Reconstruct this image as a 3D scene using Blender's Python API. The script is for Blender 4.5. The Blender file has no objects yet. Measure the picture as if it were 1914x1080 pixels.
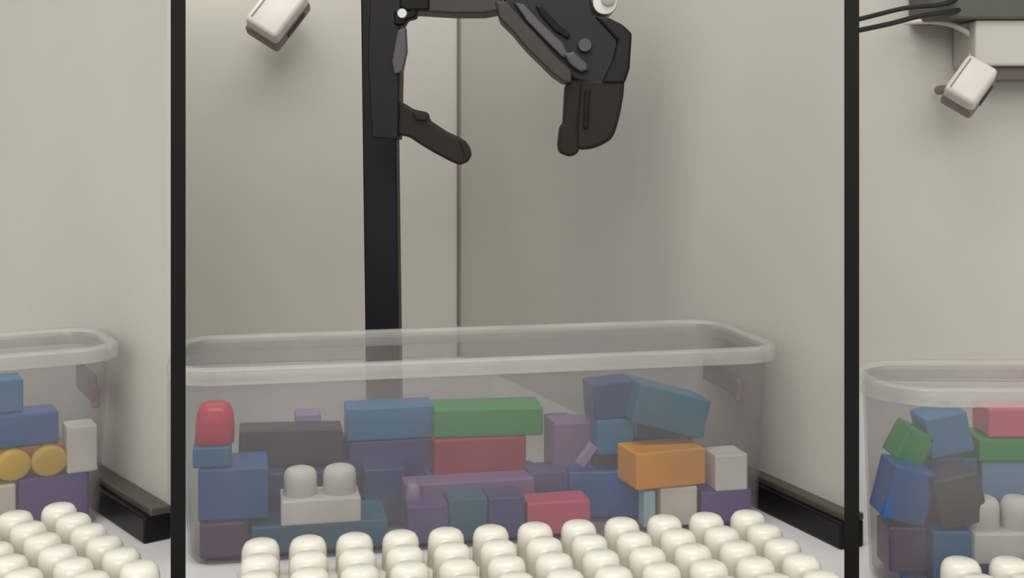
import bpy, bmesh, math, random
from mathutils import Vector, Matrix, Euler
random.seed(7)
S = bpy.context.scene
C = S.collection
F = 2300.0          # focal length in photo pixels (1914 wide)
HC = 0.37           # camera height over the table top
HZ = 250.0          # photo row of the horizon
CX = 957.0

# ------------------------------------------------------------------ camera
cam = bpy.data.cameras.new('camera'); co = bpy.data.objects.new('camera', cam); C.objects.link(co)
co.location = (0, 0, HC); co.rotation_euler = (math.pi/2, 0, 0)
cam.sensor_fit = 'HORIZONTAL'; cam.sensor_width = 36; cam.lens = F/1914*36
cam.shift_y = -(540-HZ)/1914.0
cam.clip_start = .02
S.camera = co
# ------------------------------------------------------------------ world, lights, exposure
w = bpy.data.worlds.new('world'); S.world = w; w.use_nodes = True
w.node_tree.nodes['Background'].inputs[0].default_value = (1.0, .97, .92, 1)
w.node_tree.nodes['Background'].inputs[1].default_value = 1.0
def area(name, loc, size, power, rot=(0, 0, 0), col=(1, .97, .92)):
    l = bpy.data.lights.new(name, 'AREA'); l.shape = 'RECTANGLE'; l.size, l.size_y = size
    l.energy = power; l.color = col
    o = bpy.data.objects.new(name, l); C.objects.link(o); o.location = loc; o.rotation_euler = rot
    return o
area('fill_light', (-.15, .75, 1.6), (1.2, .6), 17, (math.radians(42), 0, math.radians(6)))  # added fill without a fitting, lifts the dim back wall
area('fill_light', (-.9, -3.6, 2.2), (3.0, 2.0), 80, (math.radians(70), 0, math.radians(-12)))  # this and the next: added frontal fills behind the camera, no fittings
area('fill_light', (.5, -3.6, 2.2), (2.4, 2.0), 52, (math.radians(70), 0, math.radians(8)))
for x, y, e in ((-.47, 1.84, .5), (.12, 1.38, .42)):
    l = bpy.data.lights.new('wall_lamp_light', 'POINT'); l.energy = e; l.shadow_soft_size = .05; l.color = (1, .97, .92)
    o = bpy.data.objects.new('wall_lamp_light', l); C.objects.link(o); o.location = (x, y, .70)
S.view_settings.view_transform = 'Standard'; S.view_settings.look = 'None'
S.view_settings.exposure = -0.36; S.view_settings.gamma = 1; S.view_settings.use_curve_mapping = False
S.cycles.transparent_max_bounces = 32

# ------------------------------------------------------------------ helpers
def srgb(r, g, b):
    f = lambda c: (c/12.92 if c <= .04045 else ((c+.055)/1.055)**2.4)
    return (f(r/255), f(g/255), f(b/255), 1)
MATS = {}
def mat(name, rgb, rough=.5, spec=.5, metal=0, var=.06, scale=30, bump=.0):
    if name in MATS: return MATS[name]
    m = bpy.data.materials.new(name); m.use_nodes = True; n = m.node_tree.nodes; L = m.node_tree.links
    p = n['Principled BSDF']; c = srgb(*rgb)
    p.inputs['Roughness'].default_value = rough; p.inputs['Metallic'].default_value = metal
    p.inputs['Specular IOR Level'].default_value = spec
    tc = n.new('ShaderNodeTexCoord'); nz = n.new('ShaderNodeTexNoise'); nz.inputs['Scale'].default_value = scale
    nz.inputs['Detail'].default_value = 4
    L.new(tc.outputs['Object'], nz.inputs['Vector'])
    rp = n.new('ShaderNodeValToRGB')
    rp.color_ramp.elements[0].position = .3; rp.color_ramp.elements[1].position = .7
    rp.color_ramp.elements[0].color = tuple(x*(1-var) for x in c[:3])+(1,)
    rp.color_ramp.elements[1].color = tuple(min(1, x*(1+var)) for x in c[:3])+(1,)
    L.new(nz.outputs['Fac'], rp.inputs[0]); L.new(rp.outputs[0], p.inputs['Base Color'])
    if bump:
        b = n.new('ShaderNodeBump'); b.inputs['Strength'].default_value = bump; b.inputs['Distance'].default_value = .002
        L.new(nz.outputs['Fac'], b.inputs['Height']); L.new(b.outputs[0], p.inputs['Normal'])
    MATS[name] = m; return m
def clear_plastic(name, haze, rgb, rough=.3):
    m = bpy.data.materials.new(name); m.use_nodes = True; n = m.node_tree.nodes; L = m.node_tree.links
    p = n['Principled BSDF']; p.inputs['Base Color'].default_value = srgb(*rgb); p.inputs['Roughness'].default_value = rough
    t = n.new('ShaderNodeBsdfTransparent'); t.inputs[0].default_value = (.985, .985, .985, 1)
    nz = n.new('ShaderNodeTexNoise'); nz.inputs['Scale'].default_value = 14; tc = n.new('ShaderNodeTexCoord')
    L.new(tc.outputs['Object'], nz.inputs['Vector'])
    mr = n.new('ShaderNodeMapRange'); mr.inputs[1].default_value = .3; mr.inputs[2].default_value = .7
    mr.inputs[3].default_value = haze*.8; mr.inputs[4].default_value = haze*1.2
    L.new(nz.outputs['Fac'], mr.inputs[0])
    mx = n.new('ShaderNodeMixShader'); L.new(mr.outputs[0], mx.inputs[0]); L.new(t.outputs[0], mx.inputs[1]); L.new(p.outputs[0], mx.inputs[2])
    L.new(mx.outputs[0], n['Material Output'].inputs['Surface'])
    return m
def link(name, me, m=None, parent=None):
    o = bpy.data.objects.new(name, me); C.objects.link(o)
    if m and me and not me.materials: me.materials.append(m)
    if parent: o.parent = parent
    return o
def mesh(name, bm, smooth=False, angle=None):
    bmesh.ops.recalc_face_normals(bm, faces=bm.faces)
    me = bpy.data.meshes.new(name); bm.to_mesh(me); bm.free()
    if smooth:
        for p in me.polygons: p.use_smooth = True
        if angle: me.set_sharp_from_angle(angle=math.radians(angle))
    return me
def tag(o, label=None, cat=None, group=None, kind=None):
    if label: o['label'] = label
    if cat: o['category'] = cat
    if group: o['group'] = group
    if kind: o['kind'] = kind
    return o
def empty(name, loc=(0, 0, 0), rz=0):
    o = bpy.data.objects.new(name, None); C.objects.link(o); o.location = loc; o.rotation_euler = (0, 0, rz); o.empty_display_size = .02
    return o
def box_bm(sx, sy, sz, bev=0, c=(0, 0, 0), seg=2):
    bm = bmesh.new(); bmesh.ops.create_cube(bm, size=1)
    bmesh.ops.scale(bm, vec=(sx, sy, sz), verts=bm.verts); bmesh.ops.translate(bm, vec=c, verts=bm.verts)
    if bev: bmesh.ops.bevel(bm, geom=list(bm.edges), offset=bev, segments=seg, affect='EDGES', profile=.5)
    return bm
def prism_bm(pts, y0, y1, bev=0):           # outline in the XZ plane, real thickness along Y
    bm = bmesh.new(); a = [bm.verts.new((x, y0, z)) for x, z in pts]; b = [bm.verts.new((x, y1, z)) for x, z in pts]
    bm.faces.new(a); bm.faces.new(b[::-1]); n = len(pts)
    for i in range(n): bm.faces.new((a[i], a[(i+1) % n], b[(i+1) % n], b[i]))
    bmesh.ops.recalc_face_normals(bm, faces=bm.faces)
    if bev: bmesh.ops.bevel(bm, geom=list(bm.edges), offset=bev, segments=2, affect='EDGES', profile=.5)
    return bm
def lathe_bm(prof, n=16):
    bm = bmesh.new(); rings = []
    for r, z in prof:
        rings.append([bm.verts.new((0, 0, z))] if r == 0 else [bm.verts.new((r*math.cos(2*math.pi*k/n), r*math.sin(2*math.pi*k/n), z)) for k in range(n)])
    for A, B in zip(rings, rings[1:]):
        for k in range(n):
            a0, a1 = A[k % len(A)], A[(k+1) % len(A)]; b0, b1 = B[k % len(B)], B[(k+1) % len(B)]
            f = [v for i, v in enumerate((a0, a1, b1, b0)) if v not in (a0, a1, b1, b0)[:i]]
            if len(f) > 2: bm.faces.new(f)
    return bm
def tube_me(name, pts, r, res=8):
    cu = bpy.data.curves.new(name, 'CURVE'); cu.dimensions = '3D'; cu.bevel_depth = r; cu.bevel_resolution = 3; cu.use_fill_caps = True
    sp = cu.splines.new('NURBS'); sp.points.add(len(pts)-1); sp.use_endpoint_u = True; sp.order_u = min(4, len(pts)); sp.resolution_u = res
    for p, q in zip(sp.points, pts): p.co = (*q, 1)
    o = bpy.data.objects.new(name, cu); dg = bpy.context.evaluated_depsgraph_get()
    C.objects.link(o); dg.update(); me = bpy.data.meshes.new_from_object(o.evaluated_get(dg)); bpy.data.objects.remove(o)
    for p in me.polygons: p.use_smooth = True
    return me
def at(px, py, Y): return Vector(((px-CX)*Y/F, Y, HC+(HZ-py)*Y/F))     # measured photo point at a real distance
def yaw_dir(a): return Vector((math.cos(a), math.sin(a), 0)), Vector((-math.sin(a), math.cos(a), 0))
R = math.radians

WALL = mat('wall_paint', (186, 183, 176), .75, .25, var=.025, scale=5)
TABLE = mat('white_laminate', (212, 210, 212), .4, .4, var=.015, scale=12)
BLACK = mat('black_metal', (5, 5, 6), .5, .2, var=.1)
RAIL = mat('black_anodised', (10, 10, 12), .4, .3, var=.1)
FLOORM = mat('grey_vinyl', (140, 138, 134), .6, .3, var=.05, scale=4)

# ------------------------------------------------------------------ setting: floor, walls, rails
def wall(name, a, b, t=.008, z0=0.0005, z1=.72):
    a, b = Vector((*a, 0)), Vector((*b, 0)); d = (b-a); n = Vector((-d.y, d.x, 0)).normalized()*t
    bm = bmesh.new(); q = [a, b, b+n, a+n]
    lo = [bm.verts.new((p.x, p.y, z0)) for p in q]; hi = [bm.verts.new((p.x, p.y, z1)) for p in q]
    bm.faces.new(lo); bm.faces.new(hi[::-1])
    for i in range(4): bm.faces.new((lo[i], lo[(i+1) % 4], hi[(i+1) % 4], hi[i]))
    o = link(name, mesh(name, bm), WALL); tag(o, kind='structure'); return o
corner = Vector((-.0795, 2.05, 0))
rightend = Vector((.312, 1.115, 0))
sd = (rightend-corner).normalized(); sn = Vector((sd.y, -sd.x, 0))      # direction along the side wall, and into the bay
if sn.x > 0: sn = -sn
wall('wall_side', (rightend.x, rightend.y), (corner.x-.004, corner.y+.010))
bk = wall('wall_back', (-1.16, 1.85), (corner.x+.004, corner.y))
le = Vector((-.318, 1.135, 0)); ld = Vector((-.62, .785, 0)).normalized()
lf = le+ld*1.3
lb = wall('wall_left', (le.x, le.y), (lf.x, lf.y), t=-.008)
wall('wall_right', (.12, 1.87), (1.5, 1.80))
bm = box_bm(.0030, .004, .719, 0, (0, 0, .360)); o = link('trim_3', mesh('trim_3', bm), mat('joint_grey', (92, 84, 82), .7)); o.location = (corner.x-.010, corner.y-.006, .0005); tag(o, kind='structure')
def rail(name, a, b, n):
    d = b-a; L_ = d.length; bm = box_bm(L_, .026, .024, .002, (L_/2, 0, .012))
    o = link(name, mesh(name, bm), RAIL); o.location = a+n*.014; o.rotation_euler = (0, 0, math.atan2(d.y, d.x)); tag(o, kind='structure')
    sg = 1 if n.dot(Vector((-d.y, d.x, 0))) < 0 else -1
    link('sheen_strip', mesh('sheen_strip', box_bm(L_, .020, .007, .0015, (L_/2, sg*.003, .0270))), mat('rail_sheen', (74, 70, 62), .4, .5), o); return o  # grey tone paints in wall light reflected by the black rail top
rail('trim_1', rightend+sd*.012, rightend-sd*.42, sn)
ln = Vector((-ld.y, ld.x, 0));  ln = ln if ln.x < 0 else -ln
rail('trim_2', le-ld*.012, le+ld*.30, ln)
o = link('floor', mesh('floor', box_bm(8, 8, .05, 0, (0, 1, -.765))), FLOORM); tag(o, kind='structure')

# ------------------------------------------------------------------ table
tb = empty('table', (0, 0, -.74)); tag(tb, 'long white laminate table carrying all the bins and stud plates', 'table')
o = link('tabletop', mesh('tabletop', box_bm(3.0, 1.75, .03, .003, (0, 1.35, -.015))), TABLE, tb); o.location = (0, 0, .74)
for x in (-1.4, 1.4):
    for y in (.55, 2.12):
        o = link('leg', mesh('leg', box_bm(.05, .05, .71, .003, (0, 0, .355))), RAIL, tb); o.location = (x, y, 0)

# ------------------------------------------------------------------ collage border bars between the three views, built as made-up black uprights
def divider(px0, px1, y0, y1, label):
    pc = (px0+px1)/2; k = (pc-CX)/F; a = -math.atan(k); t = (px1-px0)/F*y0*math.cos(a)
    L_ = (y1-y0)/math.cos(a)
    root = empty('collage_bar', ((k*y0), y0, 0), a)
    link('upright', mesh('upright', box_bm(t, L_, .78, .0006, (0, L_/2, .39), 1)), BLACK, root)
    link('foot', mesh('foot', box_bm(t*1.0, L_*.9, .004, 0, (0, L_/2, .002))), RAIL, root)
    tag(root, label, 'divider')
divider(319, 347, .930, .962, 'tall black collage bar with the purple brick and yellow studs on its left side')
divider(1578, 1606, .930, .962, 'tall black collage bar with the two black cables on its right side')

# ------------------------------------------------------------------ pole
POLE = mat('navy_black_pole', (11, 12, 20), .45, .25, var=.15, scale=8)
pr = empty('support_pole', at(720, 250+HC*F/1.50, 1.50), 0)
tag(pr, 'tall dark navy square pole rising behind the middle bin', 'pole')
pw = 62/F*1.5
o = link('shaft', mesh('shaft', box_bm(pw, .042, .76, .0015, (0, 0, .384))), POLE, pr); o.rotation_euler = (0, R(-.75), 0); o.location = (0, 0, 0)
link('base_plate', mesh('base_plate', box_bm(.075, .075, .006, .001, (0, 0, .003))), POLE, pr)
link('pole_cap', mesh('pole_cap', box_bm(pw*1.05, .045, .01, .002, (-.010, 0, .769))), BLACK, pr)

# ------------------------------------------------------------------ robot gripper
GB = mat('gripper_black', (13, 12, 15), .45, .25, var=.12, scale=60, bump=.05)
GN = mat('gripper_navy', (18, 17, 25), .45, .3, var=.12, scale=60)
GW = mat('gripper_brown', (46, 41, 37), .5, .4, var=.1, scale=60)
GO = mat('rubber_dark', (28, 28, 24), .7, .3, var=.12, scale=80, bump=.1)
GR = mat('rubber_brown', (30, 21, 18), .7, .3, var=.12, scale=80, bump=.1)
GG = mat('gripper_grey', (56, 54, 62), .35, .5, var=.08, scale=60)
GM = mat('pale_metal', (196, 198, 194), .35, .5, metal=0, var=.05)
YG = 1.33
g0 = at(850, 30, YG)
gr = empty('robot_gripper', g0); tag(gr, 'black two-fingered robot gripper hanging open over the middle bin', 'gripper')
def gp(name, pts, y0, y1, m, parent=gr, bev=.002):
    q = [at(px, py, YG)-g0 for px, py in pts]
    base = g0 if parent is gr else g0
    o = link(name, mesh(name, prism_bm([(v.x, v.z) for v in q], y0, y1, bev)), m, parent); return o
def gcyl(name, px, py, rpx, y0, y1, m, parent=gr):
    r = rpx/F*YG; L_ = y1-y0
    bm = lathe_bm([(0, 0), (r*.85, 0), (r, L_*.12), (r, L_*.9), (r*.9, L_), (0, L_)], 20)
    bmesh.ops.rotate(bm, cent=(0, 0, 0), matrix=Matrix.Rotation(math.pi/2, 3, 'X'), verts=bm.verts)
    p = at(px, py, YG)-g0; bmesh.ops.translate(bm, vec=(p.x, y1, p.z), verts=bm.verts)
    return link(name, mesh(name, bm, True, 40), m, parent)
palm = gp('palm', [(768, -150), (945, -150), (938, 24), (905, 30), (850, 30), (768, 25)], -.03, .03, GW)
gp('palm_rib', [(752, -150), (806, -150), (806, 24), (768, 26), (752, 20)], -.034, .034, BLACK)
gp('thumb_base', [(700, -150), (762, -150), (766, 30), (752, 55), (752, 140), (749, 262), (700, 258), (692, 120)], -.03, .02, GB)
tp = gp('thumb_side_plate', [(748, 62), (764, 56), (766, 100), (758, 138), (742, 142), (738, 118), (743, 90)], -.036, -.022, GG, bev=.0015)
gp('thumb_hinge', [(742, 24), (770, 26), (774, 14), (785, 16), (782, 38), (766, 42), (760, 52), (742, 52)], -.033, -.01, BLACK)
gcyl('screw', 757, 31, 9, -.037, -.02, GM)
tt = gp('thumb_tip', [(735, 190), (750, 190), (772, 204), (800, 210), (802, 224), (835, 246), (862, 258), (874, 270), (880, 288), (874, 302), (862, 308), (846, 302), (812, 284), (786, 268), (768, 256), (744, 252), (735, 252)], -.024, .02, GO, bev=.003)
gp('thumb_pad', [(858, 262), (868, 262), (878, 276), (881, 290), (874, 303), (864, 306), (870, 288)], -.026, .022, GR, tt, bev=.0015)
gp('thumb_nail', [(775, 210), (801, 213), (801, 226), (782, 224)], -.028, -.020, GO, tt, bev=.001)
fl = gp('finger_link', [(948, -150), (1085, -150), (1098, -20), (1108, 32), (1130, 40), (1158, 52), (1174, 66), (1174, 100), (1166, 152), (1110, 160), (1070, 152), (1030, 118), (985, 78), (940, 30)], -.024, .026, GN, bev=.003)
gp('lower_rail', [(926, 8), (948, 8), (985, 52), (1010, 78), (1040, 112), (1066, 134), (1066, 158), (1052, 156), (1032, 142), (1012, 122), (985, 96), (958, 64), (934, 40)], -.034, .03, GW, fl, bev=.002)
gp('inner_rail', [(960, 10), (980, 14), (1012, 48), (1050, 84), (1062, 108), (1050, 112), (1018, 80), (985, 46)], -.033, -.022, GG, fl, bev=.0015)
gp('middle_rail', [(1000, 16), (1012, 18), (1042, 50), (1064, 68), (1060, 76), (1036, 62), (1012, 36)], -.030, -.022, BLACK, fl, bev=.001)
gp('knuckle_strap', [(1050, 104), (1070, 100), (1094, 122), (1096, 134), (1082, 138), (1062, 124)], -.036, -.02, GG, fl, bev=.002)
gcyl('knuckle_pin', 1090, 88, 13, -.034, -.02, GG, fl)
gp('knuckle_cover', [(1108, 34), (1132, 36), (1160, 50), (1177, 66), (1173, 130), (1164, 158), (1120, 158), (1140, 120), (1150, 80)], -.028, .03, GB, fl, bev=.003)
gcyl('motor_cap', 1128, 8, 24, -.02, .03, GM, fl)
gcyl('motor_cap_face', 1134, 2, 13, -.024, -.019, mat('cap_grey', (150, 152, 148), .4), fl)
ft = gp('fingertip', [(1062, 150), (1164, 150), (1162, 180), (1155, 218), (1146, 250), (1138, 262), (1120, 272), (1104, 278), (1080, 280), (1064, 270)], -.026, .026, GO, bev=.004)
gp('finger_pad', [(1056, 160), (1066, 152), (1084, 156), (1084, 176), (1078, 240), (1080, 282), (1072, 290), (1060, 292), (1046, 286), (1042, 274), (1046, 236), (1052, 232)], -.029, .024, GR, ft, bev=.003)
gp('fingertip_groove', [(1090, 170), (1100, 168), (1096, 240), (1087, 240)], -.0285, -.02, BLACK, ft, bev=.0008)
wz = at(850, -150, YG)-g0
link('wrist', mesh('wrist', lathe_bm([(0, 0), (.055, 0), (.055, .02), (.045, .03), (.045, .075), (0, .075)], 24), True, 35), GN, gr).location = (0, 0, wz.z-.004)
link('mounting_arm', mesh('mounting_arm', box_bm(.05, .20, .04, .003, (-.05, .075, 0))), GN, gr).location = (0, 0, wz.z+.085)

# ------------------------------------------------------------------ bins
PLA = clear_plastic('clear_plastic', .235, (148, 146, 145), .3)
PLR = clear_plastic('clear_plastic_rim', .36, (196, 194, 188), .25)
PLH = clear_plastic('grey_handle_plastic', .55, (112, 110, 106), .4)
PLC = clear_plastic('pinkish_catch_plastic', .5, (150, 120, 122), .4)
def rrect(x0, x1, y0, y1, r, n=8):
    out = []
    for cx, cy, a0 in ((x1-r, y1-r, 0), (x0+r, y1-r, 90), (x0+r, y0+r, 180), (x1-r, y0+r, 270)):
        for k in range(n+1):
            a = R(a0+90*k/n); out.append((cx+r*math.cos(a), cy+r*math.sin(a)))
    return out
def loft(rings, close_first=False, close_last=False, loop=False):
    bm = bmesh.new(); V = [[bm.verts.new(p) for p in r] for r in rings]; n = len(V[0])
    pairs = list(zip(V, V[1:])) + ([(V[-1], V[0])] if loop else [])
    for A, B in pairs:
        for k in range(n): bm.faces.new((A[k], A[(k+1) % n], B[(k+1) % n], B[k]))
    if close_first: bm.faces.new(V[0][::-1])
    if close_last: bm.faces.new(V[-1])
    return bm
BH = .172
class Bin:
    def __init__(s, loc, yaw, L_, D, r, label, fl=.016, handle=True):
        s.o = Vector((loc[0], loc[1], 0)); s.u, s.v = yaw_dir(yaw); s.yaw = yaw; s.L, s.D = L_, D
        s.root = empty('storage_bin', s.o, yaw); tag(s.root, label, 'bin', 'clear plastic brick bins')
        ring = lambda e, z, rr: [(x, y, z) for x, y in rrect(-e, L_+e, -e, D+e, rr)]
        t = .0022
        out = [ring(-.006, 0, r-.006), ring(0, .006, r), ring(fl, BH-.004, r+fl)]
        inn = [ring(fl-t, BH-.004, r+fl-t), ring(-t, .008, r-t), ring(-.008, .0035, r-.008)]
        link('tub', mesh('tub', loft(out+inn, True, True), True, 50), PLA, s.root)
        rim = [ring(fl+.0005, BH-.016, r+fl), ring(fl+.008, BH-.014, r+fl+.008), ring(fl+.0095, BH-.004, r+fl+.009), ring(fl+.006, BH, r+fl+.006),
               ring(fl-.001, BH, r+fl-.001), ring(fl-.0035, BH-.003, r+fl-.003)]
        link('rim', mesh('rim', loft(rim, loop=True), True, 60), PLR, s.root)
        if handle:
            h = link('handle', mesh('handle', box_bm(.085, .007, .026, .003)), PLH, s.root); h.location = (L_+fl-.012, D*.70, BH-.048); h.rotation_euler = (0, 0, math.pi/2)
            link('handle_catch', mesh('handle_catch', box_bm(.014, .008, .022, .003)), PLC, h).location = (-.048, 0, -.006)
    def uvY(s, px, v):               # where the sight line through photo column px meets the plane v
        k = (px-CX)/F; p = s.o+s.v*v           # (p + u*su).x = k*(p+u*su).y
        su = (k*p.y-p.x)/(s.u.x-k*s.u.y); q = p+s.u*su
        return su, q.y
BM = Bin((-.2765, 1.047, 0), R(12), .526, .152, .024, 'clear plastic bin of bricks under the gripper in the middle bay', fl=.009)
rc = Vector((-.386, 1.160, 0)); u_, v_ = yaw_dir(R(29))
lo_ = rc-u_*.50
BL = Bin((lo_.x, lo_.y, 0), R(29), .50, .105, .022, 'clear plastic bin holding the yellow-studded brick, cut off by the left frame edge', fl=.010)
BR = Bin((.300, .968, 0), 0, .50, .100, .040, 'clear plastic bin beside the two black cables, cut off by the right frame edge', fl=.006, handle=False)

# ------------------------------------------------------------------ toy bricks
P = .035; SR = .0146; SH = .028
stud_me = mesh('stud', lathe_bm([(0, 0), (SR*1.02, 0), (SR, .0195), (SR*.95, .0232), (SR*.82, .0262), (SR*.62, .0277), (0, SH)], 18), True)
COL = dict(white=(228, 224, 218), cream=(226, 218, 204), blue=(36, 92, 160), navy=(36, 62, 116), steel=(42, 112, 160), teal=(20, 104, 134), sky=(110, 150, 190),
           green=(36, 138, 70), red=(160, 44, 72), pink=(214, 92, 122), crimson=(196, 32, 74), orange=(240, 160, 30), yellow=(226, 186, 40), purple=(104, 74, 142),
           plum=(84, 52, 92), violet=(72, 74, 130), charcoal=(58, 54, 72), lilac=(148, 130, 170), mauve=(132, 104, 148), paleblue=(176, 212, 226), amber=(176, 104, 40))
def cmat(c): return mat('plastic_'+c, COL[c], .32, .45, var=.03, scale=25)
body_cache = {}
def brick(binn, px0, px1, py0, py1, v, d, col, label, studs='none', z0=None, rz=0, roll=0, h=None, cat='brick', shape=None, sh=1.0, nst=None):
    """a brick whose front face covers the measured columns/rows, v behind the bin's front, d deep"""
    u0, Y0 = binn.uvY(px0, v); u1, Y1 = binn.uvY(px1, v); Y = (Y0+Y1)/2
    mg = .010 if (z0 is not None and z0 < .01) else .003
    u0 = max(u0, mg); u1 = min(u1, binn.L-mg); W = u1-u0
    za = HC+(HZ-py1)*Y/F; zb = HC+(HZ-py0)*Y/F
    if h is None: h = zb-za
    if z0 is None: z0 = za
    z0 = max(z0, .0045)
    p = binn.o+binn.u*((u0+u1)/2)+binn.v*(v+d/2)
    key = (round(W, 4), round(d, 4), round(h, 4), shape)
    if shape == 'dome':
        rg = []
        for f, z in ((.96, 0), (1, .06), (1, .45), (.92, .75), (.76, .93), (.5, 1.0)):
            rg.append([(x, y, (z-.5)*h) for x, y in rrect(-W/2*f, W/2*f, -d/2*f, d/2*f, min(W, d)*.36*f, 5)])
        me = mesh('brick_body', loft(rg, True, True), True, 45)
    else:
        me = mesh('brick_body', box_bm(W, d, h, min(.0018, h*.12)))
    o = link('toy_brick', me, cmat(col)); o.location = (p.x, p.y, z0+h/2); o.rotation_euler = (0, R(roll), binn.yaw+R(rz))
    tag(o, label, cat, 'toy bricks in the bins')
    if studs != 'none':
        A, B = {'up': (W, d), 'back': (W, h), 'front': (W, h), 'left': (d, h), 'right': (d, h)}[studs]
        nx, ny = nst or (max(1, round(A/P)), max(1, round(B/P)))
        sc = min(1, .46*min(A/nx, B/ny)/SR)
        for i in range(nx):
            for j in range(ny):
                a = (i+.5)/nx*A-A/2; b = (j+.5)/ny*B-B/2
                s = link('stud', stud_me if not stud_me.materials else stud_me, None, o)
                s.scale = (sc, sc, sh)
                if studs == 'up': s.location = (a, b, h/2-.0005)
                if studs == 'back': s.location = (a, d/2-.0005, b); s.rotation_euler = (-math.pi/2, 0, 0)
                if studs == 'front': s.location = (a, -d/2+.0005, b); s.rotation_euler = (math.pi/2, 0, 0)
                if studs == 'left': s.location = (-W/2+.0005, a, b); s.rotation_euler = (0, -math.pi/2, 0)
                if studs == 'right': s.location = (W/2-.0005, a, b); s.rotation_euler = (0, math.pi/2, 0)
                s.data = stud_for(col)
    return o
def stud_for(col):
    k = 'stud_'+col
    if k in bpy.data.meshes: return bpy.data.meshes[k]
    me = stud_me.copy(); me.name = k; me.materials.clear(); me.materials.append(cmat(col)); return me

M_ = BM
# bottom layer, resting on the bin floor
brick(M_, 372, 462, 975, 1040, .008, .035, 'plum', 'dark plum brick low in the left corner of the middle bin', z0=.0045, h=.030)
brick(M_, 470, 726, 990, 1050, .008, .062, 'teal', 'long teal brick lying under the white two-stud brick', z0=.0045, h=.0245)
brick(M_, 762, 838, 905, 1000, .008, .035, 'purple', 'purple brick at the front of the middle bin, left of the dark teal one', z0=.0045, h=.034)
brick(M_, 840, 912, 905, 1000, .008, .035, 'teal', 'small dark teal block between two purple bricks in the middle bin', z0=.0045, h=.038)
brick(M_, 914, 982, 905, 1000, .008, .035, 'violet', 'dark violet block left of the pink brick in the middle bin', z0=.0045, h=.037)
brick(M_, 986, 1104, 925, 1000, .008, .032, 'pink', 'pink brick behind the stud plate at the front of the middle bin', z0=.0045, h=.030)
brick(M_, 1070, 1212, 900, 1000, .046, .036, 'blue', 'dark blue brick standing right of the pink brick', z0=.0045, h=.044, rz=-8)
brick(M_, 1235, 1304, 930, 1000, .008, .030, 'cream', 'cream block standing under the orange brick', z0=.0045, h=.036)
brick(M_, 1204, 1226, 930, 1000, .008, .018, 'paleblue', 'pale blue narrow block left of the cream block', z0=.0045, h=.034)
brick(M_, 1312, 1425, 905, 990, .008, .034, 'purple', 'purple brick lying at the right end of the middle bin', z0=.0045, h=.030)
brick(M_, 680, 758, 900, 1000, .070, .035, 'navy', 'navy block just right of the white two-stud brick', z0=.0045, h=.052)
# second layer
brick(M_, 525, 675, 935, 985, .004, .040, 'white', 'white two-stud brick at the front of the middle bin', 'up', z0=.0292, h=.022, nst=(2, 1), sh=.86)
brick(M_, 370, 502, 858, 1000, .012, .055, 'blue', 'large glossy blue block in the left corner of the middle bin', z0=.0350, h=.045)
brick(M_, 757, 1000, 886, 930, .042, .030, 'mauve', 'mauve bar lying behind the purple and teal blocks', z0=.0050, h=.043)
brick(M_, 760, 788, 888, 925, .018, .018, 'lilac', 'small pinkish lilac knob on top of the purple brick', z0=.0387, h=.016, shape='dome')
brick(M_, 1182, 1318, 840, 918, .006, .045, 'orange', 'bright orange brick lying above the cream block', z0=.0415, h=.034, rz=7)
brick(M_, 1338, 1398, 850, 912, .006, .034, 'white', 'white block on the purple brick right of the orange brick', z0=.0347, h=.034)
brick(M_, 812, 984, 820, 886, .074, .036, 'red', 'dark red brick lying under the green brick', z0=.0450, h=.0345)
brick(M_, 800, 1010, 880, 960, .076, .040, 'violet', 'violet brick under the dark red brick', z0=.0045, h=.040)
brick(M_, 990, 1062, 860, 905, .050, .036, 'violet', 'violet block between the dark red brick and the dark blue brick', z0=.0045, h=.046)
brick(M_, 446, 640, 800, 872, .085, .034, 'charcoal', 'dark charcoal brick behind the white two-stud brick', z0=.0600, h=.034, roll=1.5)
brick(M_, 462, 668, 872, 950, .070, .060, 'navy', 'long navy brick under the charcoal brick', z0=.0045, h=.053)
brick(M_, 652, 806, 822, 890, .104, .034, 'violet', 'violet blue brick under the steel blue brick', z0=.0045, h=.070)
brick(M_, 552, 600, 775, 850, .118, .026, 'lilac', 'pale lilac block peeking over the charcoal brick', 'none', z0=.0045, h=.096)
# third layer
brick(M_, 1192, 1318, 788, 838, .088, .045, 'steel', 'steel blue brick behind the tilted teal brick', z0=.0650, h=.036)
brick(M_, 500, 530, 880, 990, .046, .020, 'navy', 'narrow navy block between the glossy blue block and the white two-stud brick', z0=.0045, h=.060)
brick(M_, 1240, 1400, 880, 960, .060, .036, 'plum', 'plum brick behind the orange and white bricks', z0=.0045, h=.046)
brick(M_, 360, 432, 832, 850, .016, .044, 'steel', 'thin steel blue slab between the crimson and the glossy blue block', z0=.0803, h=.018)
brick(M_, 1030, 1075, 800, 850, .110, .032, 'violet', 'dull violet block behind the grey mauve block', z0=.0045, h=.080)
brick(M_, 606, 660, 800, 850, .122, .024, 'plum', 'dark plum block in the rear gap left of the steel blue brick', z0=.0045, h=.070)
brick(M_, 364, 438, 745, 832, .018, .040, 'crimson', 'crimson round-topped block on the blue block in the corner', z0=.0985, h=.034, shape='dome')
brick(M_, 648, 812, 750, 822, .102, .038, 'steel', 'steel blue brick on the pile left of the green brick', z0=.0752, h=.032)
brick(M_, 816, 1018, 757, 822, .076, .050, 'green', 'green brick on top of the pile right of the pole', z0=.0797, h=.027, rz=-5)
brick(M_, 1036, 1106, 782, 858, .072, .036, 'mauve', 'grey mauve block right of the green brick', z0=.0045, h=.086)
brick(M_, 1112, 1160, 838, 892, .062, .036, 'plum', 'plum block left of the orange brick', z0=.0045, h=.058)
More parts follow.
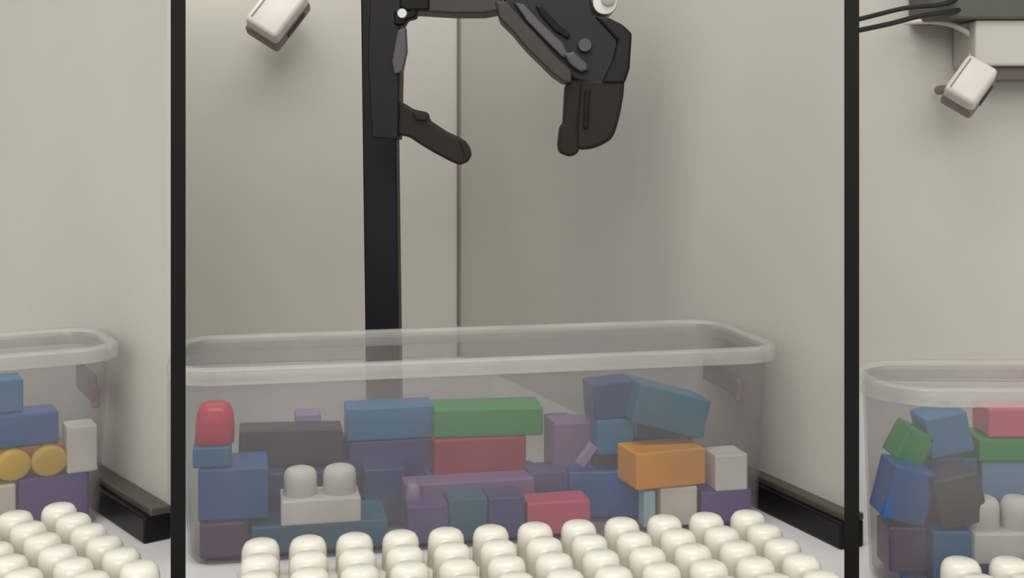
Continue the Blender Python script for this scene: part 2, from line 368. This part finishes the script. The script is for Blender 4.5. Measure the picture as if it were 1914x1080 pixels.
brick(M_, 1076, 1120, 838, 858, .046, .008, 'lilac', 'small pale lilac stick leaning in front of the mauve block', z0=.060, h=.009, roll=-52)
brick(M_, 1175, 1296, 800, 840, .100, .036, 'navy', 'navy block behind the orange brick', z0=.0045, h=.060)
brick(M_, 1116, 1186, 788, 838, .050, .045, 'steel', 'steel blue block under the navy block at the top of the pile', z0=.0630, h=.034)
brick(M_, 1188, 1324, 742, 800, .026, .050, 'teal', 'tilted teal brick sloping down to the right on the pile', z0=.0885, h=.037, roll=16)
brick(M_, 1110, 1192, 704, 786, .050, .040, 'navy', 'navy block at the very top of the pile', z0=.0975, h=.034, roll=-4)
# left bin
L0 = BL
brick(L0, 34, 192, 885, 975, .012, .034, 'purple', 'purple brick at the front of the left bin', z0=.0045, h=.046)
brick(L0, -70, 30, 895, 975, .008, .034, 'cream', 'cream brick at the left frame edge under the yellow studs', z0=.0045, h=.044)
brick(L0, -60, 124, 838, 890, .022, .032, 'amber', 'amber brick with round yellow studs facing out of the left bin', 'none', z0=.0510, h=.027)
brick(L0, 126, 196, 790, 875, .008, .030, 'white', 'white block standing on the purple brick in the left bin', z0=.0510, h=.044)
brick(L0, -90, 110, 768, 832, .022, .038, 'blue', 'blue brick lying on the yellow-studded brick', z0=.0785, h=.030)
brick(L0, -90, 44, 702, 768, .034, .036, 'steel', 'topmost blue brick in the left bin', z0=.1090, h=.031)
am = [o for o in C.objects if o.get('label', '').startswith('amber')][0]
dim = am.dimensions
for px in (-50, 22, 90):
    u, Y = L0.uvY(px, .02); uc = sum(min(L0.uvY(q, .022)[0], L0.L-.003) for q in (-60, 124))/2
    s = link('stud', stud_for('yellow'), None, am); s.location = (u-uc, -.0155, 0); s.rotation_euler = (math.pi/2, 0, 0); s.scale = (1.12, .98, .5)
    s['label'] = 'yellow stud'
# right bin
R0 = BR
brick(R0, 1662, 1734, 990, 1075, .020, .036, 'plum', 'dark plum brick at the lower left of the right bin', z0=.018, h=.036)
brick(R0, 1658, 1735, 1070, 1130, .010, .036, 'navy', 'navy brick on the floor of the right bin, lowest at its left', z0=.0045, h=.0135)
brick(R0, 1745, 1818, 975, 1060, .009, .036, 'steel', 'steel blue brick lying under the dark navy brick', z0=.0045, h=.050)
brick(R0, 1656, 1742, 880, 985, .022, .040, 'blue', 'large blue brick leaning in the left of the right bin', z0=.0560, h=.044, roll=14)
brick(R0, 1752, 1842, 870, 975, .010, .040, 'charcoal', 'dark navy charcoal brick in the centre of the right bin', z0=.0580, h=.040, roll=-12)
brick(R0, 1822, 2010, 980, 1028, .003, .034, 'white', 'white brick with tall studs at the front of the right bin', 'up', z0=.0300, h=.0245, nst=(3, 1), sh=.9)
brick(R0, 1824, 2030, 1028, 1100, .008, .040, 'blue', 'blue brick under the white brick of the right bin', z0=.0045, h=.025)
brick(R0, 1835, 2040, 862, 925, .058, .036, 'sky', 'pale blue brick behind the white brick in the right bin', z0=.0045, h=.092)
brick(R0, 1830, 2040, 812, 862, .054, .042, 'green', 'green bar lying on the pale blue brick', z0=.0970, h=.020)
brick(R0, 1848, 2040, 756, 812, .054, .038, 'pink', 'rosy pink brick topmost in the right bin', z0=.1175, h=.024)
brick(R0, 1742, 1828, 852, 900, .056, .036, 'teal', 'teal block standing behind the charcoal brick', z0=.0045, h=.096)
brick(R0, 1735, 1816, 775, 850, .052, .040, 'steel', 'steel blue brick tilted on top of the teal block', z0=.1030, h=.034, roll=-12)
brick(R0, 1684, 1738, 792, 852, .052, .036, 'green', 'green block tilted on the pile left of the steel blue brick', z0=.0940, h=.030, roll=28)
brick(R0, 1668, 1730, 852, 900, .056, .036, 'violet', 'violet block standing under the tilted green block', z0=.0045, h=.080)

# ------------------------------------------------------------------ white stud plates
PW = mat('stud_plate_white', (220, 217, 207), .22, .5, var=.02, scale=20)
sp_me = stud_me.copy(); sp_me.name = 'plate_stud'; sp_me.materials.clear(); sp_me.materials.append(PW)
def plate(loc, yaw, nc, nr, label):
    """loc: the rear left stud's axis; columns run towards the front"""
    r = empty('stud_plate', (loc[0], loc[1], 0), yaw); tag(r, label, 'stud plate', 'white stud plates in front of the bins')
    P = .0361; W, D, H = nc*P, nr*P, .028
    link('plate_body', mesh('plate_body', box_bm(W, D, H, .002, (W/2-P/2, -D/2+P/2, H/2))), PW, r)
    for i in range(nc):
        for j in range(nr):
            s = link('stud', sp_me, None, r); s.location = (i*P, -j*P, H-.0005)
plate((-.1945, .952), R(10.3), 12, 6, 'wide white plate of domed studs before the middle bin')
pl = Vector((-.392, 1.038, 0)); uu, vv = yaw_dir(R(38)); pl -= uu*(P*9)
plate((pl.x, pl.y), R(38), 10, 6, 'white plate of domed studs before the left bin, cut off by the frame')
plate((.332, .910), 0, 12, 5, 'white plate of domed studs before the right bin, only two studs in frame')

# ------------------------------------------------------------------ wall things
WP = mat('white_casing', (198, 193, 187), .35, .5, var=.02)
SB = mat('casing_side', (120, 110, 104), .5, .4, var=.05)
DK = mat('dark_slot', (40, 36, 34), .5, .4)
def sensor(px, py, Y, sx, sz, roll, yaw, label):
    p = at(px, py, Y); r = empty('wall_sensor', p); r.rotation_euler = Euler((R(-22), R(roll), R(yaw)), 'XYZ')
    tag(r, label, 'sensor', 'white sensors on the walls')
    link('casing', mesh('casing', box_bm(sx, .034, sz, .007, (0, -.016, 0), 3), True, 40), WP, r)
    link('back_shell', mesh('back_shell', box_bm(sx*1.04, .028, sz*1.03, .005, (0, .010, -.001), 2), True, 40), SB, r)
    link('side_slot', mesh('side_slot', box_bm(.003, .012, sz*.5, .001, (sx*.53, .006, .004))), DK, r)
    link('seam', mesh('seam', box_bm(.0015, .002, sz*.8, 0, (-sx*.36, -.0335, 0))), SB, r)
    q = Euler((R(-22), R(roll), R(yaw)), 'XYZ').to_matrix()
    link('mount_stem', mesh('mount_stem', lathe_bm([(0, 0), (.007, 0), (.007, .12), (0, .12)], 12), True, 40), SB, r).rotation_euler = (q.inverted() @ Matrix.Rotation(R(-90), 3, 'X')).to_euler()
    return r
sensor(520, 28, 1.90, .058, .088, 32, -6, 'white tilted wall sensor at the upper left of the middle bay')
sensor(1811, 163, 1.700, .046, .062, 32, -26, 'white tilted wall sensor under the grey duct of the right bay')
# grey duct / soffit box on the right bay's wall
DG = mat('duct_grey', (150, 145, 140), .6, .3, var=.03)
DU = mat('duct_shade', (108, 102, 96), .6, .3, var=.03)
DT = mat('duct_top', (84, 86, 78), .6, .3, var=.05)
dr = empty('wall_duct', at(1990, 90, 1.77)); tag(dr, 'grey box duct on the wall at the upper right corner', 'duct')
def dbox(name, px0, px1, py0, py1, y0, y1, m, bev=.004):
    a = at(px0, py1, 1.74); b = at(px1, py0, 1.74); c0 = dr.location
    link(name, mesh(name, box_bm(b.x-a.x, y1-y0, b.z-a.z, bev, ((a.x+b.x)/2-c0.x, (y0+y1)/2-c0.y, (a.z+b.z)/2-c0.z))), m, dr)
dbox('body', 1826, 2140, 36, 122, 1.745, 1.835, WALL)
dbox('shaded_underside', 1862, 2140, 120, 148, 1.765, 1.83, DU)  # darker grey puts the shade of the duct's underside into the colour
dbox('top_cover', 1740, 2140, -60, 36, 1.735, 1.84, DT)
# cables
CB = mat('black_cable', (20, 20, 22), .45, .4)
def cable(name, pts, r, m, label):
    me = tube_me(name, [tuple(at(*p)) for p in pts], r); o = link(name, me, m); tag(o, label, 'cable'); return o
cable('hanging_cable', [(1380, 95, 1.62), (1500, 62, 1.64), (1606, 36, 1.66), (1660, 22, 1.68), (1710, 10, 1.70), (1760, 12, 1.715), (1790, -2, 1.74)], .0034, CB, 'upper of the two black cables leading to the right bay duct')
cable('hanging_cable', [(1380, 110, 1.62), (1500, 80, 1.64), (1606, 56, 1.66), (1670, 44, 1.68), (1720, 28, 1.70), (1765, 24, 1.715), (1795, 18, 1.74)], .0036, CB, 'lower of the two black cables leading to the right bay duct')
cable('white_cable', [(1690, 42, 1.79), (1750, 36, 1.78), (1800, 50, 1.775), (1828, 78, 1.77), (1812, 118, 1.765), (1790, 140, 1.765), (1770, 170, 1.765)], .0045, WP, 'white cable looping down to the right bay sensor')
